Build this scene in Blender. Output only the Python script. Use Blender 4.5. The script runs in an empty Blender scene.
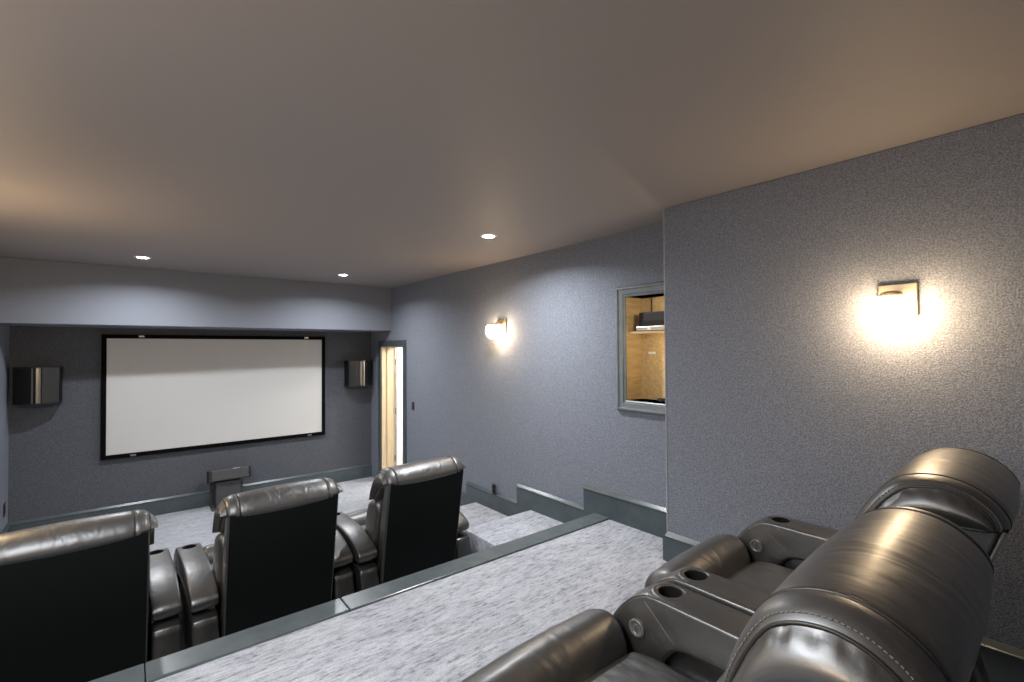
import bpy, bmesh, math, random
from mathutils import Vector, Matrix
random.seed(7)
sc = bpy.context.scene
PI = math.pi
H = 2.22                                   # eye height above the lower floor

# ---------------------------------------------------------------- camera
cam_d = bpy.data.cameras.new('camera')
cam = bpy.data.objects.new('camera', cam_d)
sc.collection.objects.link(cam)
cam_d.sensor_width = 36.0
cam_d.lens = 473.635 / 1024 * 36.0
cam_d.clip_start = 0.02
yaw, pit, rol = math.radians(38.8915), math.radians(0.9023), math.radians(-0.34977)
fw = Vector((math.sin(yaw) * math.cos(pit), math.cos(yaw) * math.cos(pit), math.sin(pit)))
rt = Vector((math.cos(yaw), -math.sin(yaw), 0))
up = rt.cross(fw)
r2 = rt * math.cos(rol) + up * math.sin(rol)
u2 = -rt * math.sin(rol) + up * math.cos(rol)
M = Matrix((r2, u2, -fw)).transposed().to_4x4()
M.translation = (0, 0, H)
cam.matrix_world = M
sc.camera = cam

# ---------------------------------------------------------------- world, exposure
world = bpy.data.worlds.new('world')
sc.world = world
world.use_nodes = True
world.node_tree.nodes['Background'].inputs[0].default_value = (0.6, 0.75, 1.0, 1)
world.node_tree.nodes['Background'].inputs[1].default_value = 0.05
vs = sc.view_settings
vs.view_transform = 'Standard'
vs.look = 'None'
vs.exposure = 1.75
vs.gamma = 1.0
vs.use_curve_mapping = False
CAN_W = 11.5
FILL_W = 30.0
SCONCE_E = 22.0
SCONCE_LEFT_E = 50.0
COOL = (0.93, 0.96, 1.0)
WARM = (1.0, 0.72, 0.43)
# added fill light over the left end of the platform, out of the frame
upl = bpy.data.lights.new('platform_fill_light', 'AREA')
upl.shape = 'RECTANGLE'; upl.size = 0.8; upl.size_y = 1.1; upl.energy = FILL_W; upl.color = (0.90, 0.95, 1.0)
upo = bpy.data.objects.new('platform_fill_light', upl)
sc.collection.objects.link(upo)
upo.location = (-0.66, 1.35, H + 0.96)

# ---------------------------------------------------------------- materials
def mat(name, base, rough=0.6, metal=0.0, spec=0.5, emit=None, es=0.0):
    m = bpy.data.materials.new(name)
    m.use_nodes = True
    b = m.node_tree.nodes['Principled BSDF']
    b.inputs['Base Color'].default_value = (*base, 1)
    b.inputs['Roughness'].default_value = rough
    b.inputs['Metallic'].default_value = metal
    b.inputs['Specular IOR Level'].default_value = spec
    if emit:
        b.inputs['Emission Color'].default_value = (*emit, 1)
        b.inputs['Emission Strength'].default_value = es
    return m

def nodes(m):
    nt = m.node_tree
    return nt, nt.nodes, nt.links, nt.nodes['Principled BSDF']

def coord(nt, scale=(1, 1, 1), rot=(0, 0, 0)):
    tc = nt.nodes.new('ShaderNodeTexCoord')
    mp = nt.nodes.new('ShaderNodeMapping')
    mp.inputs['Scale'].default_value = scale
    mp.inputs['Rotation'].default_value = rot
    nt.links.new(tc.outputs['Object'], mp.inputs['Vector'])
    return mp.outputs['Vector']

def noise(nt, vec, scale, detail=3, rough=0.5, dist=0.0):
    n = nt.nodes.new('ShaderNodeTexNoise')
    n.inputs['Distortion'].default_value = dist
    n.inputs['Scale'].default_value = scale
    n.inputs['Detail'].default_value = detail
    n.inputs['Roughness'].default_value = rough
    nt.links.new(vec, n.inputs['Vector'])
    return n.outputs['Fac']

def ramp(nt, fac, stops):
    r = nt.nodes.new('ShaderNodeValToRGB')
    el = r.color_ramp.elements
    while len(el) < len(stops):
        el.new(0.5)
    for e, (p, c) in zip(el, stops):
        e.position = p
        e.color = (*c, 1)
    nt.links.new(fac, r.inputs['Fac'])
    return r.outputs['Color']

def bump(nt, fac, strength, dist, bsdf, normal=None):
    b = nt.nodes.new('ShaderNodeBump')
    b.inputs['Strength'].default_value = strength
    b.inputs['Distance'].default_value = dist
    nt.links.new(fac, b.inputs['Height'])
    if normal is not None:
        nt.links.new(normal, b.inputs['Normal'])
    nt.links.new(b.outputs['Normal'], bsdf.inputs['Normal'])
    return b.outputs['Normal']

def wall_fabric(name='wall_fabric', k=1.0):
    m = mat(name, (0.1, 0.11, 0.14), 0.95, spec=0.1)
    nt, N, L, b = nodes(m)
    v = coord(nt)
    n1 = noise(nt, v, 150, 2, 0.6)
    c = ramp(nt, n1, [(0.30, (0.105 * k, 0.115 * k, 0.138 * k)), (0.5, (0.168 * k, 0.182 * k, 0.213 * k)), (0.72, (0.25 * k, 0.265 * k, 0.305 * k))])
    L.new(c, b.inputs['Base Color'])
    bump(nt, n1, 0.6, 0.006, b)
    return m

def carpet():
    m = mat('carpet', (0.5, 0.5, 0.55), 0.95, spec=0.1)
    nt, N, L, b = nodes(m)
    n1 = noise(nt, coord(nt, (11, 50, 20)), 1.35, 4, 0.7)      # streaks run along the rows
    n2 = noise(nt, coord(nt), 160, 2, 0.7)
    n3 = noise(nt, coord(nt, (3, 9, 3)), 1.0, 3, 0.6)
    c1 = ramp(nt, n1, [(0.30, (0.17, 0.172, 0.195)), (0.43, (0.44, 0.457, 0.505)), (0.58, (0.585, 0.61, 0.66))])
    mx = N.new('ShaderNodeMix'); mx.data_type = 'RGBA'; mx.blend_type = 'MULTIPLY'
    mx.inputs[0].default_value = 1.0
    c2 = ramp(nt, n2, [(0.3, (0.72, 0.72, 0.72)), (0.6, (1, 1, 1))])
    L.new(c1, mx.inputs[6]); L.new(c2, mx.inputs[7])
    mx2 = N.new('ShaderNodeMix'); mx2.data_type = 'RGBA'; mx2.blend_type = 'MULTIPLY'
    mx2.inputs[0].default_value = 1.0
    c3 = ramp(nt, n3, [(0.35, (0.82, 0.82, 0.84)), (0.6, (1, 1, 1))])
    L.new(mx.outputs[2], mx2.inputs[6]); L.new(c3, mx2.inputs[7])
    L.new(mx2.outputs[2], b.inputs['Base Color'])
    ad = N.new('ShaderNodeMath'); ad.operation = 'ADD'
    L.new(n1, ad.inputs[0]); L.new(n2, ad.inputs[1])
    bump(nt, ad.outputs[0], 0.7, 0.012, b)
    return m

def ceiling_paint():
    m = mat('ceiling_paint', (0.275, 0.25, 0.24), 0.6, spec=0.3)
    nt, N, L, b = nodes(m)
    bump(nt, noise(nt, coord(nt), 45, 3), 0.05, 0.01, b)
    return m

def painted(name, base, rough=0.4):
    m = mat(name, base, rough)
    nt, N, L, b = nodes(m)
    n = noise(nt, coord(nt, (1, 1, 1)), 9, 3)
    lo = tuple(x * 0.9 for x in base)
    hi = tuple(x * 1.1 for x in base)
    L.new(ramp(nt, n, [(0.35, lo), (0.65, hi)]), b.inputs['Base Color'])
    bump(nt, noise(nt, coord(nt, (1, 1, 1)), 30, 2), 0.05, 0.004, b)
    return m

def wood(name, c0, c1, axis_scale=(1, 1, 1), rough=0.5):
    m = mat(name, c0, rough)
    nt, N, L, b = nodes(m)
    n = noise(nt, coord(nt, axis_scale), 6, 5, 0.65)
    L.new(ramp(nt, n, [(0.35, c0), (0.65, c1)]), b.inputs['Base Color'])
    bump(nt, n, 0.1, 0.003, b)
    return m

def leather(name, base, rough=0.46, wr=0.85, scale=(9, 4, 4)):
    m = mat(name, base, rough, spec=1.0)
    nt, N, L, b = nodes(m)
    b.inputs['IOR'].default_value = 1.6
    b.inputs['Coat Weight'].default_value = 0.6
    b.inputs['Coat Roughness'].default_value = 0.33
    n1 = noise(nt, coord(nt, scale, (0.0, 0.0, 0.25)), 1.0, 1.6, 0.5, 1.2)
    n2 = noise(nt, coord(nt), 420, 2, 0.6)
    n3 = noise(nt, coord(nt), 14, 3, 0.6)
    nrm = bump(nt, n1, wr, 0.012, b)
    nrm = bump(nt, noise(nt, coord(nt, (26, 11, 11), (0.2, 0.0, 0.5)), 1.0, 2, 0.5, 0.8), 0.35, 0.006, b, nrm)
    bump(nt, n2, 0.12, 0.002, b, nrm)
    r = N.new('ShaderNodeMapRange')
    r.inputs[3].default_value = rough - 0.05
    r.inputs[4].default_value = rough + 0.10
    L.new(n3, r.inputs[0])
    L.new(r.outputs[0], b.inputs['Roughness'])
    return m

def vinyl():
    m = mat('black_vinyl', (0.004, 0.005, 0.005), 0.62, spec=0.15)
    nt, N, L, b = nodes(m)
    bump(nt, noise(nt, coord(nt), 300, 2), 0.15, 0.002, b)
    return m

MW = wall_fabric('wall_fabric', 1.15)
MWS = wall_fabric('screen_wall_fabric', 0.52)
MC = carpet()
MCEIL = ceiling_paint()
MTRIM = painted('trim_paint', (0.062, 0.080, 0.088), 0.28)
MLEDGE = painted('ledge_paint', (0.095, 0.112, 0.118), 0.26)
MDARK = painted('dark_niche_fabric', (0.05, 0.05, 0.055), 0.8)
MLEA = leather('black_leather', (0.019, 0.0175, 0.0155))
MLEAS = leather('side_leather', (0.019, 0.0175, 0.0155), 0.40, 0.2, (12, 12, 12))
MLEAD = leather('black_base_leather', (0.010, 0.010, 0.010), 0.36, 0.2, (12, 12, 12))
MVIN = vinyl()
MPIPE = mat('seam_leather', (0.012, 0.011, 0.010), 0.45)
MTHREAD = mat('thread', (0.15, 0.135, 0.12), 0.6)
MBLK = mat('black_plastic', (0.008, 0.008, 0.009), 0.4)
MBLKM = mat('matte_black', (0.006, 0.006, 0.007), 0.85, spec=0.2)
MVELVET = mat('black_velvet', (0.004, 0.004, 0.004), 0.95, spec=0.05)
MSCREEN = mat('screen_white', (0.52, 0.52, 0.51), 0.9, spec=0.1)
MCHROME = mat('brushed_metal', (0.42, 0.40, 0.37), 0.28, metal=1.0)
MSTEEL = mat('dark_steel', (0.22, 0.21, 0.19), 0.34, metal=1.0)
MNICKEL = mat('brushed_nickel', (0.36, 0.29, 0.20), 0.45, metal=1.0)
MGLOSSB = mat('glossy_speaker', (0.03, 0.03, 0.028), 0.12, spec=0.8)
MBUTTON = mat('button_plastic', (0.10, 0.10, 0.10), 0.3)
MGREYF = mat('speaker_grille', (0.06, 0.06, 0.063), 0.7)
MWHITE = painted('white_paint', (0.82, 0.81, 0.79), 0.5)
MJAMB = wood('jamb_wood', (0.50, 0.38, 0.23), (0.60, 0.48, 0.31), (6, 6, 0.6))
MPLY = wood('plywood', (0.50, 0.34, 0.15), (0.66, 0.47, 0.23), (0.8, 6, 6))
MGLOBE = mat('opal_glass', (0.9, 0.9, 0.9), 0.3, emit=WARM, es=SCONCE_E)
MGLOBEL = mat('opal_glass_bright', (0.9, 0.9, 0.9), 0.3, emit=WARM, es=SCONCE_LEFT_E)
MLENS = mat('lit_lens', (0.9, 0.9, 0.9), 0.5, emit=COOL, es=25.0)
MCANTRIM = mat('white_trim_ring', (0.7, 0.68, 0.66), 0.4)

# ---------------------------------------------------------------- helpers
C = sc.collection

def obj(name, bm, m, parent=None, smooth=False, auto=None):
    bmesh.ops.recalc_face_normals(bm, faces=bm.faces[:])
    me = bpy.data.meshes.new(name)
    bm.to_mesh(me)
    bm.free()
    me.materials.append(m)
    if smooth:
        for p in me.polygons:
            p.use_smooth = True
        if auto is not None:
            me.set_sharp_from_angle(angle=math.radians(auto))
    o = bpy.data.objects.new(name, me)
    C.objects.link(o)
    if parent is not None:
        o.parent = parent
    return o

def tag(o, label=None, cat=None, group=None, kind=None):
    if label: o['label'] = label
    if cat: o['category'] = cat
    if group: o['group'] = group
    if kind: o['kind'] = kind
    return o

def struct(name, bm, m, parent=None, **k):
    o = obj(name, bm, m, parent, **k)
    if parent is None:
        o['kind'] = 'structure'
    return o

def thing(name, label, cat, loc=(0, 0, 0), rz=0, group=None):
    o = bpy.data.objects.new(name, None)
    o.empty_display_size = 0.1
    C.objects.link(o)
    o.location = loc
    o.rotation_euler = (0, 0, rz)
    return tag(o, label, cat, group)

def bx(bm, x0, x1, y0, y1, z0, z1, bev=0.0, seg=2):
    """box with bevelled edges added to bm"""
    t = bmesh.new()
    bmesh.ops.create_cube(t, size=1)
    for v in t.verts:
        v.co = Vector((x0 + (v.co.x + .5) * (x1 - x0), y0 + (v.co.y + .5) * (y1 - y0), z0 + (v.co.z + .5) * (z1 - z0)))
    if bev > 0:
        bmesh.ops.bevel(t, geom=t.edges[:], offset=bev, segments=seg, profile=0.5, affect='EDGES')
    merge(bm, t)

def merge(bm, t, mtx=None):
    if mtx is not None:
        bmesh.ops.transform(t, matrix=mtx, verts=t.verts[:])
    mp = {}
    for v in t.verts:
        mp[v] = bm.verts.new(v.co)
    for f in t.faces:
        try:
            bm.faces.new([mp[v] for v in f.verts])
        except ValueError:
            pass
    t.free()

def boxes(lst, bev=0.0):
    bm = bmesh.new()
    for b in lst:
        bx(bm, *b, bev=bev)
    return bm

def prism(bm, pts, axis, a, b):
    """closed polygon pts extruded along axis between a and b"""
    def P(p, t):
        if axis == 'x': return (t, p[0], p[1])
        if axis == 'y': return (p[0], t, p[1])
        return (p[0], p[1], t)
    A = [bm.verts.new(P(p, a)) for p in pts]
    B = [bm.verts.new(P(p, b)) for p in pts]
    n = len(pts)
    for i in range(n):
        bm.faces.new((A[i], A[(i + 1) % n], B[(i + 1) % n], B[i]))
    bm.faces.new(A[::-1]); bm.faces.new(B)

def lathe(bm, prof, n=32, mtx=None):
    """prof: (radius, z) list, revolved about z"""
    t = bmesh.new()
    rings = []
    for r, z in prof:
        if r < 1e-5:
            rings.append([t.verts.new((0, 0, z))])
        else:
            rings.append([t.verts.new((r * math.cos(2 * PI * i / n), r * math.sin(2 * PI * i / n), z)) for i in range(n)])
    for a, b in zip(rings[:-1], rings[1:]):
        if len(a) == 1 and len(b) == 1: continue
        for i in range(n):
            j = (i + 1) % n
            if len(a) == 1: t.faces.new((a[0], b[i], b[j]))
            elif len(b) == 1: t.faces.new((a[i], a[j], b[0]))
            else: t.faces.new((a[i], a[j], b[j], b[i]))
    merge(bm, t, mtx)

def tube(bm, pts, r, n=8, closed=False):
    pts = [Vector(p) for p in pts]
    m = len(pts)
    rings = []
    ref = None
    for i, p in enumerate(pts):
        a = pts[(i - 1) % m] if (closed or i > 0) else p
        b = pts[(i + 1) % m] if (closed or i < m - 1) else p
        d = (b - a).normalized()
        if ref is None:
            ref = d.orthogonal().normalized()
        ref = (ref - d * ref.dot(d)).normalized()
        s = d.cross(ref)
        rings.append([bm.verts.new(p + (ref * math.cos(2 * PI * k / n) + s * math.sin(2 * PI * k / n)) * r) for k in range(n)])
    rng = range(m) if closed else range(m - 1)
    for i in rng:
        a, b = rings[i], rings[(i + 1) % m]
        for k in range(n):
            bm.faces.new((a[k], a[(k + 1) % n], b[(k + 1) % n], b[k]))
    if not closed:
        bm.faces.new(rings[0][::-1]); bm.faces.new(rings[-1])

def smooth_closed(pts, per=6):
    n = len(pts)
    out = []
    for i in range(n):
        p0, p1, p2, p3 = [Vector((*pts[(i + k - 1) % n], 0)) for k in range(4)]
        for s in range(per):
            t = s / per
            q = 0.5 * ((2 * p1) + (-p0 + p2) * t + (2 * p0 - 5 * p1 + 4 * p2 - p3) * t * t + (-p0 + 3 * p1 - 3 * p2 + p3) * t ** 3)
            out.append((q.x, q.y))
    return out

def smooth_open(pts, per=6):
    out = []
    n = len(pts)
    for i in range(n - 1):
        p0, p1, p2, p3 = [Vector(pts[min(max(i + k - 1, 0), n - 1)]) for k in range(4)]
        for s in range(per):
            t = s / per
            out.append(0.5 * ((2 * p1) + (-p0 + p2) * t + (2 * p0 - 5 * p1 + 4 * p2 - p3) * t * t + (-p0 + 3 * p1 - 3 * p2 + p3) * t ** 3))
    out.append(Vector(pts[-1]))
    return out

def inset(prof, d):
    """offset a closed (y,z) profile inward by d"""
    n = len(prof)
    area = sum(prof[i][0] * prof[(i + 1) % n][1] - prof[(i + 1) % n][0] * prof[i][1] for i in range(n))
    s = 1 if area > 0 else -1
    out = []
    for i in range(n):
        a, b = Vector(prof[i - 1]), Vector(prof[(i + 1) % n])
        t = (b - a)
        if t.length < 1e-9:
            out.append(prof[i]); continue
        t.normalize()
        nrm = Vector((-t.y, t.x)) * s
        out.append((prof[i][0] + nrm.x * d, prof[i][1] + nrm.y * d))
    return out

def loft(bm, prof, secs):
    """secs: (x, inward offset). Caps closed with a fan."""
    rings = []
    for x, d in secs:
        rings.append([bm.verts.new((x, y, z)) for y, z in (inset(prof, d) if abs(d) > 1e-9 else prof)])
    n = len(prof)
    for a, b in zip(rings[:-1], rings[1:]):
        for i in range(n):
            bm.faces.new((a[i], a[(i + 1) % n], b[(i + 1) % n], b[i]))
    for R, x in ((rings[0], secs[0][0]), (rings[-1], secs[-1][0])):
        bm.faces.new(R)
    return rings

def pad_secs(hw, r, crown=0.0, nr=5, nm=8):
    """rounded-end cushion sections across x"""
    out = []
    for k in range(nr):
        t = k / nr * PI / 2
        out.append((-hw + r * (1 - math.sin(t)) * 0 + r * (1 - math.cos(t)), r * (1 - math.sin(t))))
    for k in range(nm + 1):
        x = -hw + r + (2 * hw - 2 * r) * k / nm
        out.append((x, -crown * math.cos((k / nm - .5) * PI)))
    out += [(-x, d) for x, d in out[:nr]][::-1]
    return out

def copy_tree(o, parent=None):
    c = o.copy()
    C.objects.link(c)
    if parent is not None:
        c.parent = parent
    for ch in [q for q in bpy.data.objects if q.parent == o]:
        copy_tree(ch, c)
    return c

# ---------------------------------------------------------------- levels and plan (metres; eye stands at x=0, y=0)
XL, XR, XP = -1.10, 3.298, 2.965           # left wall, right wall, near right wall that stands proud
YS, YB, YP = 8.03, -1.70, 1.94             # screen wall, wall behind the eye, end of the near right wall
ZP = H - 1.50                              # rear platform
ZC = H + 0.993                             # ceiling
ZM = H - 2.04                              # front row level
S2, S1 = H - 1.69, H - 1.86                # step treads
YL = 2.87                                  # front edge of the platform ledge
YM = 5.78                                  # front edge of the front row level
XS = 2.45                                  # left side of the steps

# floors
struct('floor', boxes([(XL, XR, YM, YS, -0.15, 0.0), (3.298, 5.6, 6.3, 8.6, -0.15, 0.0)]), MC)
o = struct('floor_front_row', boxes([(XL, XR, YL - 0.12, YM, -0.15, ZM)], bev=0.012), MC)
struct('floor_platform', boxes([(XL, XR, YB, 2.715, -0.15, ZP)]), MC)
bm = bmesh.new()
bx(bm, XS, XR, YL - 0.1, 3.775, ZM, S2, bev=0.018)
bx(bm, XS, XR, 3.70, 4.79, ZM, S1, bev=0.018)
struct('floor_steps', bm, MC, smooth=True, auto=35)

# ledge of painted boards along the platform edge
for i, (a, b, dz) in enumerate(((XL, 0.06, 0.0), (0.064, 0.985, 0.003), (0.989, XR - 0.02, 0.0))):
    bm = bmesh.new()
    bx(bm, a, b, 2.715, YL + 0.012, ZP - 0.02, ZP + 0.014, bev=0.005)
    bx(bm, a, b, YL - 0.12, YL - 0.005, ZM, ZP - 0.02)
    struct('trim_%d' % (i + 1), bm, MLEDGE)

# ceiling, soffit
struct('ceiling', boxes([(XL - .1, XR + .2, YB - .1, YS + .1, ZC, ZC + 0.12)]), MCEIL)
struct('ceiling_soffit', boxes([(XL, XR, 7.20, YS, H + 0.30, ZC)], bev=0.004), MW)

# walls
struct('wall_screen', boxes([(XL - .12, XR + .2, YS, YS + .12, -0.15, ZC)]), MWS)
struct('wall_left', boxes([(XL - .12, XL, YB, YS, -0.15, ZC)]), MW)
struct('wall_back', boxes([(XL - .12, XR + .2, YB - .12, YB, -0.15, ZC)]), MW)
DX = 0.235                                  # depth of the door wall
D0, D1, DT = 6.76, 7.59, H + 0.046          # door opening
NI0, NI1, NB, NT = 2.03, 2.535, H - 0.447, H + 0.433   # equipment niche opening
bm = bmesh.new()
for b in [(XR, XR + DX, D1, YS, 0, ZC), (XR, XR + DX, D0, D1, DT, ZC), (XR, XR + DX, NI1, D0, 0, ZC),
          (XR, XR + DX, NI0, NI1, NT, ZC), (XR, XR + DX, NI0, NI1, 0, NB), (XR, XR + DX, YP - .02, NI0, 0, ZC)]:
    bx(bm, *b)
struct('wall_right', bm, MW)
struct('wall_right_near', boxes([(XP, XR + DX, YB, YP, ZP - .3, ZC)], bev=0.006), MW)

struct('trim_4', boxes([(XP - .003, XP + .006, YP - .006, YP + .003, ZP + .205, ZC)]), painted('corner_bead_highlight', (0.30, 0.31, 0.35), .5))  # bead's lighter grey paints in the highlight along the wall corner

# hallway seen through the door
struct('wall_hall', boxes([(5.5, 5.6, 6.0, 8.6, 0, ZC), (XR + DX, 5.6, 8.05, 8.15, 0, ZC), (XR + DX, 5.6, 5.9, 6.0, 0, ZC)]), MWHITE)
struct('ceiling_hall', boxes([(XR + DX, 5.6, 5.9, 8.2, ZC - .3, ZC - .2)]), MWHITE)

# ---------------------------------------------------------------- baseboards
def base_profile(t, h):
    """(out, up) profile of a baseboard with a moulded cap"""
    return [(0, 0), (t, 0), (t, h - .038), (t + .005, h - .033), (t + .005, h - .026), (t - .001, h - .022), (.005, h), (0, h)]

bcount = [0]
def base_y(name, xw, y0, y1, z0, h, t=.028, sgn=-1, m=MTRIM):
    bm = bmesh.new()
    prism(bm, [(xw + sgn * a, z0 + b) for a, b in base_profile(t, h)], 'y', y0, y1)
    return struct(name, bm, m)
def base_x(name, yw, x0, x1, z0, h, t=.024, sgn=-1):
    bm = bmesh.new()
    prism(bm, [(yw + sgn * a, z0 + b) for a, b in base_profile(t, h)], 'x', x0, x1)
    return struct(name, bm, MTRIM)
base_x('baseboard_screen', YS, XL, XR, 0, .222)
BH = .215
base_y('baseboard_right_floor', XR, 5.95, 6.66, 0, .222)
base_y('baseboard_right_front_row', XR, 4.985, 5.95, ZM, .222)
base_y('baseboard_right_lower_step', XR, 3.99, 4.985, S1 - .17, .17 + .206)
base_y('baseboard_right_upper_step', XR, 3.015, 3.99, S2 - .17, .17 + .222)
base_y('baseboard_right_platform', XR, YP, 3.015, ZP - .19, .19 + .236)
base_y('baseboard_right_near', XP, YB, YP, ZP, .205)
base_x('baseboard_right_near.001', YP, XP - .02, XR, ZP, .205, sgn=1)
base_y('baseboard_left_floor', XL, YM, YS, 0, .222, sgn=1)
base_y('baseboard_left_front_row', XL, YL, YM, ZM, .222, sgn=1)
base_y('baseboard_left_platform', XL, YB, YL, ZP, .222, sgn=1)

# ---------------------------------------------------------------- door
bm = bmesh.new()
CW, CT = .095, .022
for b in [(XR - CT, XR, D1, D1 + CW, 0, DT + CW), (XR - CT, XR, D0 - CW, D0, 0, DT + CW), (XR - CT, XR, D0, D1, DT, DT + CW)]:
    bx(bm, *b, bev=.004)
door = struct('door_1', bm, MTRIM)
bm = bmesh.new()
for b in [(XR, XR + DX, D1 - .018, D1, 0, DT), (XR, XR + DX, D0, D0 + .018, 0, DT), (XR, XR + DX, D0 + .018, D1 - .018, DT - .018, DT),
          (XR + .085, XR + .125, D1 - .034, D1 - .018, 0, DT - .018), (XR + .085, XR + .125, D0 + .018, D0 + .034, 0, DT - .018)]:
    bx(bm, *b)
obj('door_jamb', bm, MJAMB, door)
bm = bmesh.new()
bx(bm, XR + DX + .012, XR + DX + .80, D1 - .06, D1 - .02, .01, DT - .01, bev=.003)
leaf = obj('door_leaf', bm, MWHITE, door)
for z in (H - .218, H - 1.05, H - 1.85):
    bm = bmesh.new()
    bx(bm, XR + DX - .03, XR + DX + .012, D1 - .024, D1 - .017, z - .045, z + .045)
    lathe(bm, [(0, -.05), (.008, -.05), (.008, .05), (0, .05)], 10, Matrix.Translation((XR + DX + .002, D1 - .030, z)))
    obj('hinge', bm, MCHROME, leaf)
bm = bmesh.new()
lathe(bm, [(0, 0), (.027, 0), (.027, .006), (.010, .010), (.010, .035), (.022, .042), (.027, .055), (.020, .066), (0, .070)], 20,
      Matrix.Translation((XR + DX + .74, D1 - .06, H - 1.2)) @ Matrix.Rotation(PI / 2, 4, 'X'))
obj('door_knob', bm, MCHROME, leaf, smooth=True)

# ---------------------------------------------------------------- equipment niche
nd = .225
niche = thing('equipment_cabinet', 'built-in plywood equipment cabinet in the right wall behind a grey moulded frame', 'cabinet', (0, 0, 0))
for nm, b in [('side_panel', (XR + .002, XR + nd, NI1 - .001, NI1 + .018, NB - .018, NT + .018)), ('side_panel', (XR + .002, XR + nd, NI0 - .018, NI0, NB - .018, NT + .018)),
          ('bottom_panel', (XR + .002, XR + nd, NI0, NI1, NB - .018, NB)), ('top_panel', (XR + .002, XR + nd, NI0, NI1, NT, NT + .018)), ('back_panel', (XR + nd - .015, XR + nd, NI0, NI1, NB, NT))]:
    obj(nm, boxes([b]), MPLY, niche)
bm = bmesh.new(); bx(bm, XR + .025, XR + nd - .016, NI0, NI1, H + .118, H + .136, bev=.002)
obj('shelf', bm, MPLY, niche)
# moulded frame: a mitred ring swept with a stepped profile (w outwards from opening, t proud of wall)
def ring_frame(prof, y0, y1, z0, z1, xw):
    bm = bmesh.new()
    cs = [(y0, z0, -1, -1), (y1, z0, 1, -1), (y1, z1, 1, 1), (y0, z1, -1, 1)]
    rows = [[bm.verts.new((xw - t, y + sy * w, z + sz * w)) for w, t in prof] for y, z, sy, sz in cs]
    for i in range(4):
        a, b = rows[i], rows[(i + 1) % 4]
        for k in range(len(prof) - 1):
            bm.faces.new((a[k], a[k + 1], b[k + 1], b[k]))
    return bm
FP = [(.0, -.004), (.0, .006), (.010, .012), (.018, .012), (.022, .020), (.060, .024), (.066, .034), (.078, .034), (.086, .026), (.092, .012), (.094, 0)]
obj('frame', ring_frame(FP, NI0, NI1, NB, NT, XR), painted('frame_paint', (0.14, 0.16, 0.17), .35), niche)
bm = bmesh.new(); tube(bm, [(XR + nd - .02, 2.42, NT - .005), (XR + nd - .02, 2.42, H + .30)], .005, 8)
obj('power_cord', bm, MBLK, niche)

av = thing('av_receiver', 'black box receiver at the back of the cabinet shelf', 'receiver', (0, 0, 0))
bm = bmesh.new(); bx(bm, XR + .10, XR + .205, 2.06, 2.475, H + .150, H + .300, bev=.004)
obj('case', bm, MBLK, av)
bm = bmesh.new(); bx(bm, XR + .092, XR + .10, 2.06, 2.475, H + .152, H + .230, bev=.002)
obj('front_panel', bm, MGLOSSB, av)
for y in (2.10, 2.43):
    for x in (.125, .18):
        bm = bmesh.new(); lathe(bm, [(0, 0), (.016, 0), (.018, .014), (0, .014)], 16, Matrix.Translation((XR + x, y, H + .136)))
        obj('foot', bm, MBLK, av)
mp = thing('media_player', 'small silver flat media player on the front edge of the cabinet shelf', 'media player', (0, 0, 0))
bm = bmesh.new(); bx(bm, XR + .03, XR + .085, 2.16, 2.455, H + .139, H + .178, bev=.006)
obj('case', bm, mat('silver_case', (0.5, 0.47, 0.42), .35, metal=.7), mp)
bm = bmesh.new(); bx(bm, XR + .027, XR + .031, 2.31, 2.34, H + .148, H + .168)
obj('indicator', bm, MWHITE, mp)
for y in (2.2, 2.42):
    bm = bmesh.new(); bx(bm, XR + .04, XR + .075, y - .01, y + .01, H + .136, H + .140)
    obj('foot', bm, MBLK, mp)
bm = bmesh.new()
pts = []
for k in range(80):
    a = k / 80 * 2 * PI * 3
    pts.append((XR + .11 + .045 * math.cos(a) + .004 * math.sin(3.1 * a), 2.25 + .05 * math.sin(a), NB + .008 + .006 * (k / 26)))
tube(bm, pts, .005, 7)
o = obj('cable_coil', bm, MBLK, None, smooth=True)
tag(o, 'coil of black cable lying on the cabinet floor', 'cable')
bm = bmesh.new(); bx(bm, XR + nd - .018, XR + nd - .0148, 2.39, 2.46, H - .055, H - .035, bev=.001)
o = obj('label_plate', bm, MWHITE, niche)

# ---------------------------------------------------------------- projection screen
scr = thing('projection_screen', 'wide white projection screen in a black velvet frame on the far wall', 'projection screen', (0, 0, 0))
sx0, sx1, sz0, sz1 = -.232, 2.442, H - 1.337, H + .160
bm = bmesh.new(); bx(bm, sx0 - .01, sx1 + .01, YS - .045, YS - .030, sz0 - .01, sz1 + .01)
obj('screen_fabric', bm, MSCREEN, scr)
bm = bmesh.new()
fwid = .052
prof = [(0, .030), (0, .052), (.006, .058), (fwid - .006, .058), (fwid, .050), (fwid, .002)]
cs = [(sx0, sz0, -1, -1), (sx1, sz0, 1, -1), (sx1, sz1, 1, 1), (sx0, sz1, -1, 1)]
rows = [[bm.verts.new((x + sx * w, YS - t, z + sz * w)) for w, t in prof] for x, z, sx, sz in cs]
for i in range(4):
    a, b = rows[i], rows[(i + 1) % 4]
    for k in range(len(prof) - 1):
        bm.faces.new((a[k], a[k + 1], b[k + 1], b[k]))
obj('frame', bm, MVELVET, scr)
for x, z in ((.04, sz0 - .03), (2.25, sz0 - .03), (.12, sz1 + .03), (2.2, sz1 + .03)):
    bm = bmesh.new(); bx(bm, x - .03, x + .03, YS - .062, YS - .057, z - .012, z + .012, bev=.002)
    obj('badge', bm, MCHROME, scr)

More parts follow.
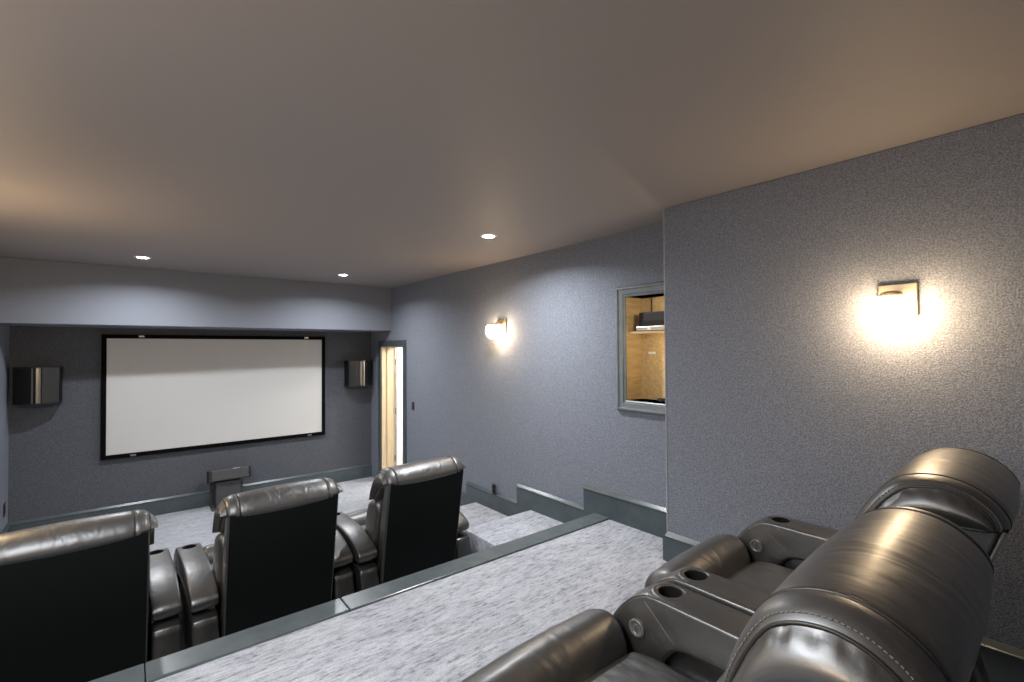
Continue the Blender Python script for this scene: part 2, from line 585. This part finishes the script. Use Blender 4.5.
# ---------------------------------------------------------------- speakers
def wall_speaker(xc, mirror, label):
    """tall cabinet with a flat dark side, metal corner, groove and a glossy front that bows out"""
    t = thing('wall_speaker', label, 'speaker', (xc, YS, H - .40), 0, 'surround speakers beside the screen')
    s = -1 if mirror else 1
    def ext(name, pts, z0, z1, m, **k):
        bm = bmesh.new()
        prism(bm, [(s * x, y) for x, y in pts], 'z', z0, z1)
        return obj(name, bm, m, t, **k)
    arc = [(-.20 + .40 * i / 12, -.20 - .10 * math.sin(PI * i / 12)) for i in range(13)]
    ext('cabinet', [(-.20, -.02)] + arc + [(.20, -.02)], -.205, .205, MBLKM)
    cap = [(-.205, -.018)] + [(x * 1.02, y - .006) for x, y in arc] + [(.205, -.018)]
    ext('end_cap', cap, .205, .216, MBLK)
    ext('end_cap', cap, -.216, -.205, MBLK)
    def strip(name, i0, i1, off, m):
        a = []
        for q in range(9):
            u = i0 + (i1 - i0) * q / 8
            a.append((-.20 + .40 * u, -.20 - .10 * math.sin(PI * u)))
        outer = [(x, y - off) for x, y in a]
        bm = bmesh.new()
        prism(bm, [(s * x, y) for x, y in outer + a[::-1]], 'z', -.203, .203)
        obj(name, bm, m, t)
    strip('metal_edge', .40, .44, .006, MSTEEL)
    strip('metal_edge', .50, .60, .006, MSTEEL)
    strip('grille', .02, .38, .008, MBLKM)
    strip('gloss_panel', .62, .97, .007, MGLOSSB)
    bm = bmesh.new(); bx(bm, -.08, .08, -.03, 0, -.1, .1, bev=.003)
    obj('wall_bracket', bm, MBLK, t)
    return t
wall_speaker(-.845, False, 'dark surround speaker with a metal edge left of the screen')
wall_speaker(3.02, True, 'dark surround speaker with a metal edge right of the screen, beside the door')

ct = thing('center_speaker', 'long grey speaker tilted up below the screen on a dark stand', 'speaker', (1.11, 7.80, 0))
bm = bmesh.new()
Tm = Matrix.Translation((0, 0, H - 1.765)) @ Matrix.Rotation(math.radians(-14), 4, 'X')
t2 = bmesh.new(); bx(t2, -.235, .235, -.10, .12, -.075, .075, bev=.012); merge(bm, t2, Tm)
obj('cabinet', bm, MGREYF, ct)
bm = bmesh.new(); t2 = bmesh.new(); bx(t2, -.222, .222, -.112, -.099, -.064, .064, bev=.004); merge(bm, t2, Tm)
obj('grille', bm, mat('grey_grille', (0.05, 0.05, 0.052), .8), ct)
for s in (-1, 1):
    bm = bmesh.new(); t2 = bmesh.new(); bx(t2, s * .248 - .013, s * .248 + .013, -.105, .125, -.08, .08, bev=.006); merge(bm, t2, Tm)
    obj('end_cap', bm, MBLK, ct)
bm = bmesh.new(); t2 = bmesh.new(); bx(t2, .03, .12, -.108, -.096, .066, .078, bev=.002); merge(bm, t2, Tm)
obj('badge', bm, MCHROME, ct)
bm = bmesh.new()
bx(bm, -.17, .13, -.07, .14, 0.02, H - 1.845, bev=.006)
bx(bm, -.22, .18, -.11, .16, 0, .025, bev=.004)
obj('stand', bm, MDARK, ct)

# ---------------------------------------------------------------- sconces
def sconce(xw, y, z, label, glass=None):
    t = thing('wall_sconce', label, 'wall lamp', (xw, y, z), 0 if xw > 0 else PI, 'globe sconces')
    bm = bmesh.new(); bx(bm, -.022, 0, -.078, .078, -.085, .075, bev=.004)
    obj('back_plate', bm, MNICKEL, t)
    bm = bmesh.new()
    bx(bm, -.140, -.02, -.02, .02, .012, .032, bev=.003)
    lathe(bm, [(0, .026), (.036, .026), (.044, .020), (.046, .002), (0, .002)], 32, Matrix.Translation((-.130, 0, 0)))
    obj('lamp_holder', bm, MNICKEL, t, smooth=True, auto=35)
    bm = bmesh.new()
    lathe(bm, [(0, .004), (.062, .003), (.072, -.008), (.084, -.030), (.090, -.058), (.086, -.088), (.072, -.116), (.048, -.137), (.022, -.146), (0, -.148)], 40, Matrix.Translation((-.130, 0, 0)))
    obj('glass_globe', bm, glass or MGLOBE, t, smooth=True)
    return t
sconce(XP, .622, H + .232, 'lit globe sconce on the near right wall above the rear recliners')
sconce(XR, 4.255, H + .258, 'lit globe sconce on the far right wall, halfway to the screen')
sconce(XL, 4.255, H + .258, 'lit globe sconce on the left wall beside the front row', MGLOBEL)
sconce(XL, .622, H + .232, 'lit globe sconce on the left wall beside the rear platform', MGLOBEL)

# ---------------------------------------------------------------- recessed ceiling lights
def can(x, y, label, w=CAN_W):
    t = thing('recessed_light', label, 'ceiling light', (x, y, ZC), 0, 'recessed ceiling lights')
    bm = bmesh.new()
    lathe(bm, [(.050, -.001), (.054, -.008), (.076, -.005), (.078, 0), (.05, 0)], 36)
    obj('trim_ring', bm, MCANTRIM, t, smooth=True, auto=40)
    bm = bmesh.new(); lathe(bm, [(0, -.003), (.051, -.003), (.051, 0), (0, 0)], 36)
    obj('lens', bm, MLENS, t)
    ld = bpy.data.lights.new('lamp', 'AREA')
    ld.shape = 'DISK'; ld.size = .10; ld.energy = w; ld.color = COOL; ld.spread = math.radians(155)
    lo = bpy.data.objects.new('lamp', ld); C.objects.link(lo); lo.parent = t; lo.location = (0, 0, -.012)
    return t
can(.10, 6.36, 'left recessed ceiling light above the screen end of the room')
can(2.20, 6.29, 'recessed ceiling light near the soffit, left of the door')
can(2.45, 3.36, 'recessed ceiling light over the carpeted steps', 14.0)
ld = bpy.data.lights.new('hall_fill', 'POINT'); ld.energy = 40; ld.color = (1, .95, .88); ld.shadow_soft_size = .1  # added point light, brightens the hallway behind the door
lo = bpy.data.objects.new('hall_fill', ld); C.objects.link(lo); lo.location = (4.6, 6.6, H + .45)
ld = bpy.data.lights.new('cabinet_fill', 'POINT'); ld.energy = 0.8; ld.color = (1, .85, .6); ld.shadow_soft_size = .02  # added point light, brightens the cabinet above the shelf
lo = bpy.data.objects.new('cabinet_fill', ld); C.objects.link(lo); lo.location = (XR + .05, 2.08, NT - .06)

ld = bpy.data.lights.new('cabinet_fill', 'POINT'); ld.energy = 0.9; ld.color = (1, .85, .6); ld.shadow_soft_size = .02  # second added point light, brightens the part under the shelf
lo = bpy.data.objects.new('cabinet_fill', ld); C.objects.link(lo); lo.location = (XR + .05, 2.08, H + .02)

# ---------------------------------------------------------------- switches and outlets
def plate(name, label, cat, loc, rz, wid, hgt, kind):
    t = thing(name, label, cat, loc, rz)                    # local -x faces the room
    bm = bmesh.new(); bx(bm, -.006, 0, -wid / 2, wid / 2, -hgt / 2, hgt / 2, bev=.002)
    obj('cover_plate', bm, MBLK, t)
    if kind == 'switch':
        bm = bmesh.new(); bx(bm, -.011, -.005, -.017, .017, -.033, .033, bev=.002); obj('rocker', bm, MGREYF, t)
    else:
        for z in (-.021, .021):
            bm = bmesh.new(); bx(bm, -.009, -.005, -.017, .017, z - .014, z + .014, bev=.002); obj('socket', bm, MBLKM, t)
    return t
plate('light_switch', 'dark light switch on the right wall beside the door', 'switch', (XR, 6.45, H - .851), 0, .075, .115, 'switch')
plate('outlet', 'dark outlet on the step baseboard of the right wall', 'outlet', (XR - .033, 4.39, H - 1.612), 0, .07, .112, 'outlet')
plate('outlet', 'dark outlet low on the left wall near the screen', 'outlet', (XL, 7.81, H - 1.79), PI, .09, .15, 'outlet')

# ---------------------------------------------------------------- recliners
def make_recliner():
    R = thing('recliner', '', 'recliner')
    # --- head cushion -----------------------------------------------------
    head = [(-.185, .86), (-.172, .905), (-.186, .97), (-.212, 1.035), (-.250, 1.095), (-.295, 1.125), (-.35, 1.137), (-.40, 1.130),
            (-.44, 1.108), (-.468, 1.078), (-.480, 1.045), (-.462, 1.015), (-.41, 1.000), (-.345, .985), (-.295, .955), (-.255, .91), (-.222, .865)]
    head = [(y + .010 * min(1, max(0, (-y - .2) / .2)), z) for y, z in head]
    HP = smooth_closed(head, 6)
    cy, cz = -.32, 1.03
    secs = [(-.338, .026), (-.334, .021), (-.324, .012), (-.310, .006), (-.295, .002), (-.282, .0), (-.272, .0015), (-.268, .005), (-.264, .0015), (-.255, -.001)]
    mid = [(-.255 + .51 * k / 10, -.001 - .006 * math.cos((k / 10 - .5) * PI)) for k in range(1, 10)]
    full = secs + mid + [(-x, d) for x, d in secs[::-1]]
    bm = bmesh.new()
    rings = []
    n = len(HP)
    for x, d in full:
        rings.append([bm.verts.new((x, y, z)) for y, z in inset(HP, d)])
    for a, b in zip(rings[:-1], rings[1:]):
        for i in range(n):
            bm.faces.new((a[i], a[(i + 1) % n], b[(i + 1) % n], b[i]))
    # gathered side panels: concentric rings towards the middle line of the arch, pushed out like a pillow
    top = HP
    for side, ring0 in ((-1, rings[0]), (1, rings[-1])):
        prev = ring0
        base = inset(HP, .026)
        no = int(n * 60 / 102)                    # the outer arch holds the first points, the inner arch the rest
        def at(f):
            f %= n
            i0 = int(f); w = f - i0
            p, q = base[i0], base[(i0 + 1) % n]
            return (p[0] + (q[0] - p[0]) * w, p[1] + (q[1] - p[1]) * w)
        K = 9
        for k in range(1, K + 1):
            u = k / K
            cur = []
            for i in range(n):
                y, z = base[i]
                ym, zm = at(n - i * (n - no) / no) if i <= no else at((n - i) * no / (n - no))
                a = u * .5
                yy = y * (1 - a) + ym * a
                zz = z * (1 - a) + zm * a
                g = math.exp(-((u - .2) / .16) ** 2) * (.0026 * math.sin(i * 1.05) + .0016 * math.sin(i * 2.3 + 1))
                xo = .3365 + .036 * math.sin(u * PI / 2) + g
                cur.append(bm.verts.new((side * xo, yy, zz)))
            for i in range(n):
                bm.faces.new((prev[i], prev[(i + 1) % n], cur[(i + 1) % n], cur[i]))
            prev = cur
    bmesh.ops.remove_doubles(bm, verts=bm.verts[:], dist=.0004)
    hc = obj('head_cushion', bm, MLEA, R, smooth=True)
    arch = [i for i in range(n)]
    for s in (-1, 1):
        P1 = inset(HP, .0018); P2 = inset(HP, .0245)
        bm = bmesh.new(); tube(bm, [(s * .268, y, z) for y, z in P1], .0038, 6, True)
        obj('seam', bm, MPIPE, hc, smooth=True)
        bm = bmesh.new(); tube(bm, [(s * .338, y, z) for y, z in P2], .0034, 6, True)
        obj('seam', bm, MPIPE, hc, smooth=True)
        P3 = inset(HP, .0135)
        bm = bmesh.new()
        L = [Vector((s * .3275, y, z)) for y, z in P3]
        for i in range(n):
            a, b = L[i], L[(i + 1) % n]
            seglen = (b - a).length
            q = max(1, int(seglen / .007))
            for k in range(q):
                tube(bm, [a.lerp(b, (k + .15) / q), a.lerp(b, (k + .75) / q)], .0011, 5)
        obj('stitching', bm, MTHREAD, hc)
    # --- back frame and panel --------------------------------------------
    def yb(z): return -.468 + (1.045 - z) * .17
    fr = [(yb(1.035) + .012, 1.035), (yb(1.035) + .075, 1.035), (yb(.80) + .10, .80), (yb(.45) + .11, .45), (yb(.10) + .10, .10), (yb(.10) + .012, .10)]
    bm = bmesh.new()
    loft(bm, fr, [(-.335, .006), (-.330, .001), (-.327, 0), (.327, 0), (.330, .001), (.335, .006)])
    obj('back_frame', bm, MLEAS, R)
    pn = [(yb(1.045), 1.045), (yb(1.045) + .014, 1.045), (yb(.10) + .014, .10), (yb(.10), .10)]
    bm = bmesh.new()
    loft(bm, pn, [(-.329, .004), (-.325, 0), (.325, 0), (.329, .004)])
    bp = obj('back_panel', bm, MVIN, R)
    bm = bmesh.new()
    w = .328
    tube(bm, [(-w, yb(.11) + .004, .11), (-w, yb(1.04) + .004, 1.04), (w, yb(1.04) + .004, 1.04), (w, yb(.11) + .004, .11)], .0045, 6)
    obj('welt', bm, MLEAS, bp)
    # --- lumbar cushion ----------------------------------------------------
    lum = [(-.185, .862), (-.135, .835), (-.105, .77), (-.085, .69), (-.07, .60), (-.075, .52), (-.11, .468), (-.20, .46), (-.245, .52), (-.285, .66), (-.315, .80), (-.29, .868), (-.24, .872)]
    lum = [(y + .020, z) for y, z in lum]
    LP = smooth_closed(lum, 4)
    bm = bmesh.new(); loft(bm, LP, pad_secs(.350, .04, .012))
    lc = obj('lumbar_cushion', bm, MLEA, R, smooth=True)
    for s in (-1, 1):
        bm = bmesh.new(); tube(bm, [(s * .262, y, z) for y, z in inset(LP, -.006)], .0028, 6, True)
        obj('seam', bm, MPIPE, lc, smooth=True)
    # --- seat ----------------------------------------------------------------
    seat = [(-.13, .43), (-.10, .455), (.05, .468), (.25, .472), (.36, .468), (.42, .45), (.435, .41), (.43, .36), (.38, .33), (.1, .31), (-.12, .32), (-.15, .38)]
    bm = bmesh.new(); loft(bm, smooth_closed(seat, 4), pad_secs(.338, .05, .012))
    obj('seat_cushion', bm, MLEA, R, smooth=True)
    roll = [(.43, .44), (.44, .48), (.465, .525), (.51, .553), (.56, .548), (.61, .52), (.645, .47), (.65, .40), (.63, .30), (.62, .22), (.60, .14),
            (.55, .13), (.535, .20), (.53, .32), (.48, .36), (.45, .38), (.435, .41)]
    bm = bmesh.new(); loft(bm, smooth_closed(roll, 4), pad_secs(.340, .065, .008, 7))
    fc = obj('footrest_cushion', bm, MLEA, R, smooth=True)
    # --- arms -----------------------------------------------------------------
    apf = [(-.262, .462), (-.285, .485), (-.286, .515), (-.255, .545), (-.17, .583), (-.05, .618), (.08, .635), (.25, .640), (.395, .642),
           (.44, .630), (.49, .596), (.535, .548), (.568, .495), (.582, .435), (.572, .37), (.535, .335), (.45, .335), (.385, .38),
           (.345, .450), (.300, .492), (.22, .502), (.08, .500), (-.05, .490), (-.16, .470)]
    apf = [(y - .025, z) for y, z in apf]
    AP = smooth_closed(apf, 4)
    bb = [(-.325, .05), (-.33, .37), (-.31, .415), (-.26, .432), (-.18, .43), (0, .425), (.25, .425), (.38, .40), (.50, .37), (.548, .32), (.555, .20), (.545, .05)]
    for s in (-1, 1):
        bm = bmesh.new()
        hw = .075
        base = [(-hw, .014), (-hw + .0015, .008), (-hw + .005, .0035), (-hw + .010, .001), (-hw + .020, .0)]
        sec = base + [(x, -.003 * math.cos(x / .056 * PI / 2)) for x in (-.03, 0, .03)] + [(-x, d) for x, d in base[::-1]]
        loft(bm, AP, [(x + s * .426, d) for x, d in sec])
        pd = obj('armrest', bm, MLEAS, R, smooth=True, auto=60)
        # hole for the cup
        t3 = bmesh.new(); lathe(t3, [(0, .57), (.041, .57), (.041, .70), (0, .70)], 32, Matrix.Translation((s * .426, .340, 0)))
        cut = obj('cutter', t3, MBLK)
        md = pd.modifiers.new('b', 'BOOLEAN'); md.operation = 'DIFFERENCE'; md.object = cut; md.solver = 'EXACT'
        bpy.context.view_layer.update()
        dg = bpy.context.evaluated_depsgraph_get()
        me = bpy.data.meshes.new_from_object(pd.evaluated_get(dg))
        pd.modifiers.clear()
        pd.data = me
        me.set_sharp_from_angle(angle=math.radians(50))
        bpy.data.objects.remove(cut)
        bm = bmesh.new()
        lathe(bm, [(0, .575), (.0385, .575), (.0385, .638), (.0392, .6425), (.0415, .6440), (.0445, .643), (.046, .6395), (.041, .638), (.0405, .572), (0, .572)], 32, Matrix.Translation((s * .426, .340, 0)))
        obj('cup_holder', bm, MBLKM, pd, smooth=True, auto=50)
        bm = bmesh.new()
        lathe(bm, [(.045, .636), (.046, .6435), (.052, .645), (.060, .6430), (.067, .639), (.067, .634)], 36, Matrix.Translation((s * .426, .340, 0)))
        obj('cup_surround', bm, MLEAS, pd, smooth=True)
        # seams along both top edges and across the side
        for e in (-1, 1):
            bm = bmesh.new()
            I = inset(AP, .0045)
            seg = [q for q in I if q[1] > .40 and not (q[1] < .51 and -.2 < q[0] < .36)]
            k0 = max(range(len(seg)), key=lambda i: math.hypot(seg[i][0] - seg[i - 1][0], seg[i][1] - seg[i - 1][1]))
            seg = seg[k0:] + seg[:k0]
            tube(bm, [(s * .426 + e * (hw - .0055), y, z) for y, z in seg], .0022, 6)
            obj('seam', bm, MPIPE, pd, smooth=True)
            bm = bmesh.new()
            tube(bm, [(s * .426 + e * (hw + .000), .395 - .115 * q, .615 - .105 * q) for q in (0, .25, .5, .75, 1)], .0018, 6)
            obj('seam', bm, MTHREAD, pd, smooth=True)
        bm = bmesh.new()
        loft(bm, smooth_closed(bb, 3), [(s * .426 - .070, .016), (s * .426 - .066, .006), (s * .426 - .054, 0), (s * .426 + .054, 0), (s * .426 + .066, .006), (s * .426 + .070, .016)])
        bx(bm, s * .426 - .035, s * .426 + .035, -.22, .42, .34, .52, bev=.006)
        obj('arm_base', bm, MLEAD, R, smooth=True, auto=60)
        if s == 1:
            bm = bmesh.new()
            mx = Matrix.Translation((s * .426 - hw, .425, .512)) @ Matrix.Rotation(-PI / 2, 4, 'Y')
            lathe(bm, [(0, .006), (.017, .006), (.020, .009), (.026, .011), (.031, .008), (.032, -.004), (0, -.004)], 28, mx)
            bt = obj('recline_button', bm, MBUTTON, pd, smooth=True, auto=40)
            bm = bmesh.new(); bx(bm, s * .426 - hw - .0095, s * .426 - hw - .006, .422, .428, .498, .526, bev=.001)
            obj('button_bar', bm, MCHROME, bt)
    # --- base -------------------------------------------------------------------
    bm = bmesh.new(); bx(bm, -.335, .335, -.27, .50, .03, .335, bev=.01)
    obj('seat_base', bm, MBLKM, R)
    for x in (-.40, .40):
        for y in (-.22, .45):
            bm = bmesh.new(); lathe(bm, [(0, 0), (.022, 0), (.026, .05), (0, .05)], 16, Matrix.Translation((x, y, 0)))
            obj('foot', bm, MBLK, R)
    return R

proto = make_recliner()
OY = .60
spots = [(1.068, OY, ZP, 'black leather recliner nearest the camera in the rear row', 'rear row recliners'),
         (2.100, OY + .045, ZP, 'black leather recliner in the rear row next to the right wall', 'rear row recliners'),
         (-.262, OY + 3.165, ZM, 'leftmost front row recliner, cut by the left edge of the photo', 'front row recliners'),
         (.776, OY + 3.165, ZM, 'middle recliner of the front row, seen from behind', 'front row recliners'),
         (1.802, OY + 3.165, ZM, 'right front row recliner beside the carpeted steps', 'front row recliners')]
for i, (x, y, z, lab, g) in enumerate(spots):
    o = proto if i == 0 else copy_tree(proto)
    o.location = (x, y, z)
    o['label'] = lab
    o['group'] = g
    if i == 0:
        o.rotation_euler.z = math.radians(2.5)
    if i == 1:                                             # this one is reclined a little further
        th = math.radians(8)
        piv = Vector((0, -.31, 1.05))
        rot = Matrix.Rotation(th, 3, 'X')
        for ch in [q for q in bpy.data.objects if q.parent == o]:
            if ch.name.split('.')[0] in ('head_cushion', 'back_frame', 'back_panel'):
                ch.rotation_euler.x = th
                ch.scale.y = 1.13
                ch.location = piv - rot @ Vector((piv.x, piv.y * 1.13, piv.z)) + Vector((0, .012, -.010))
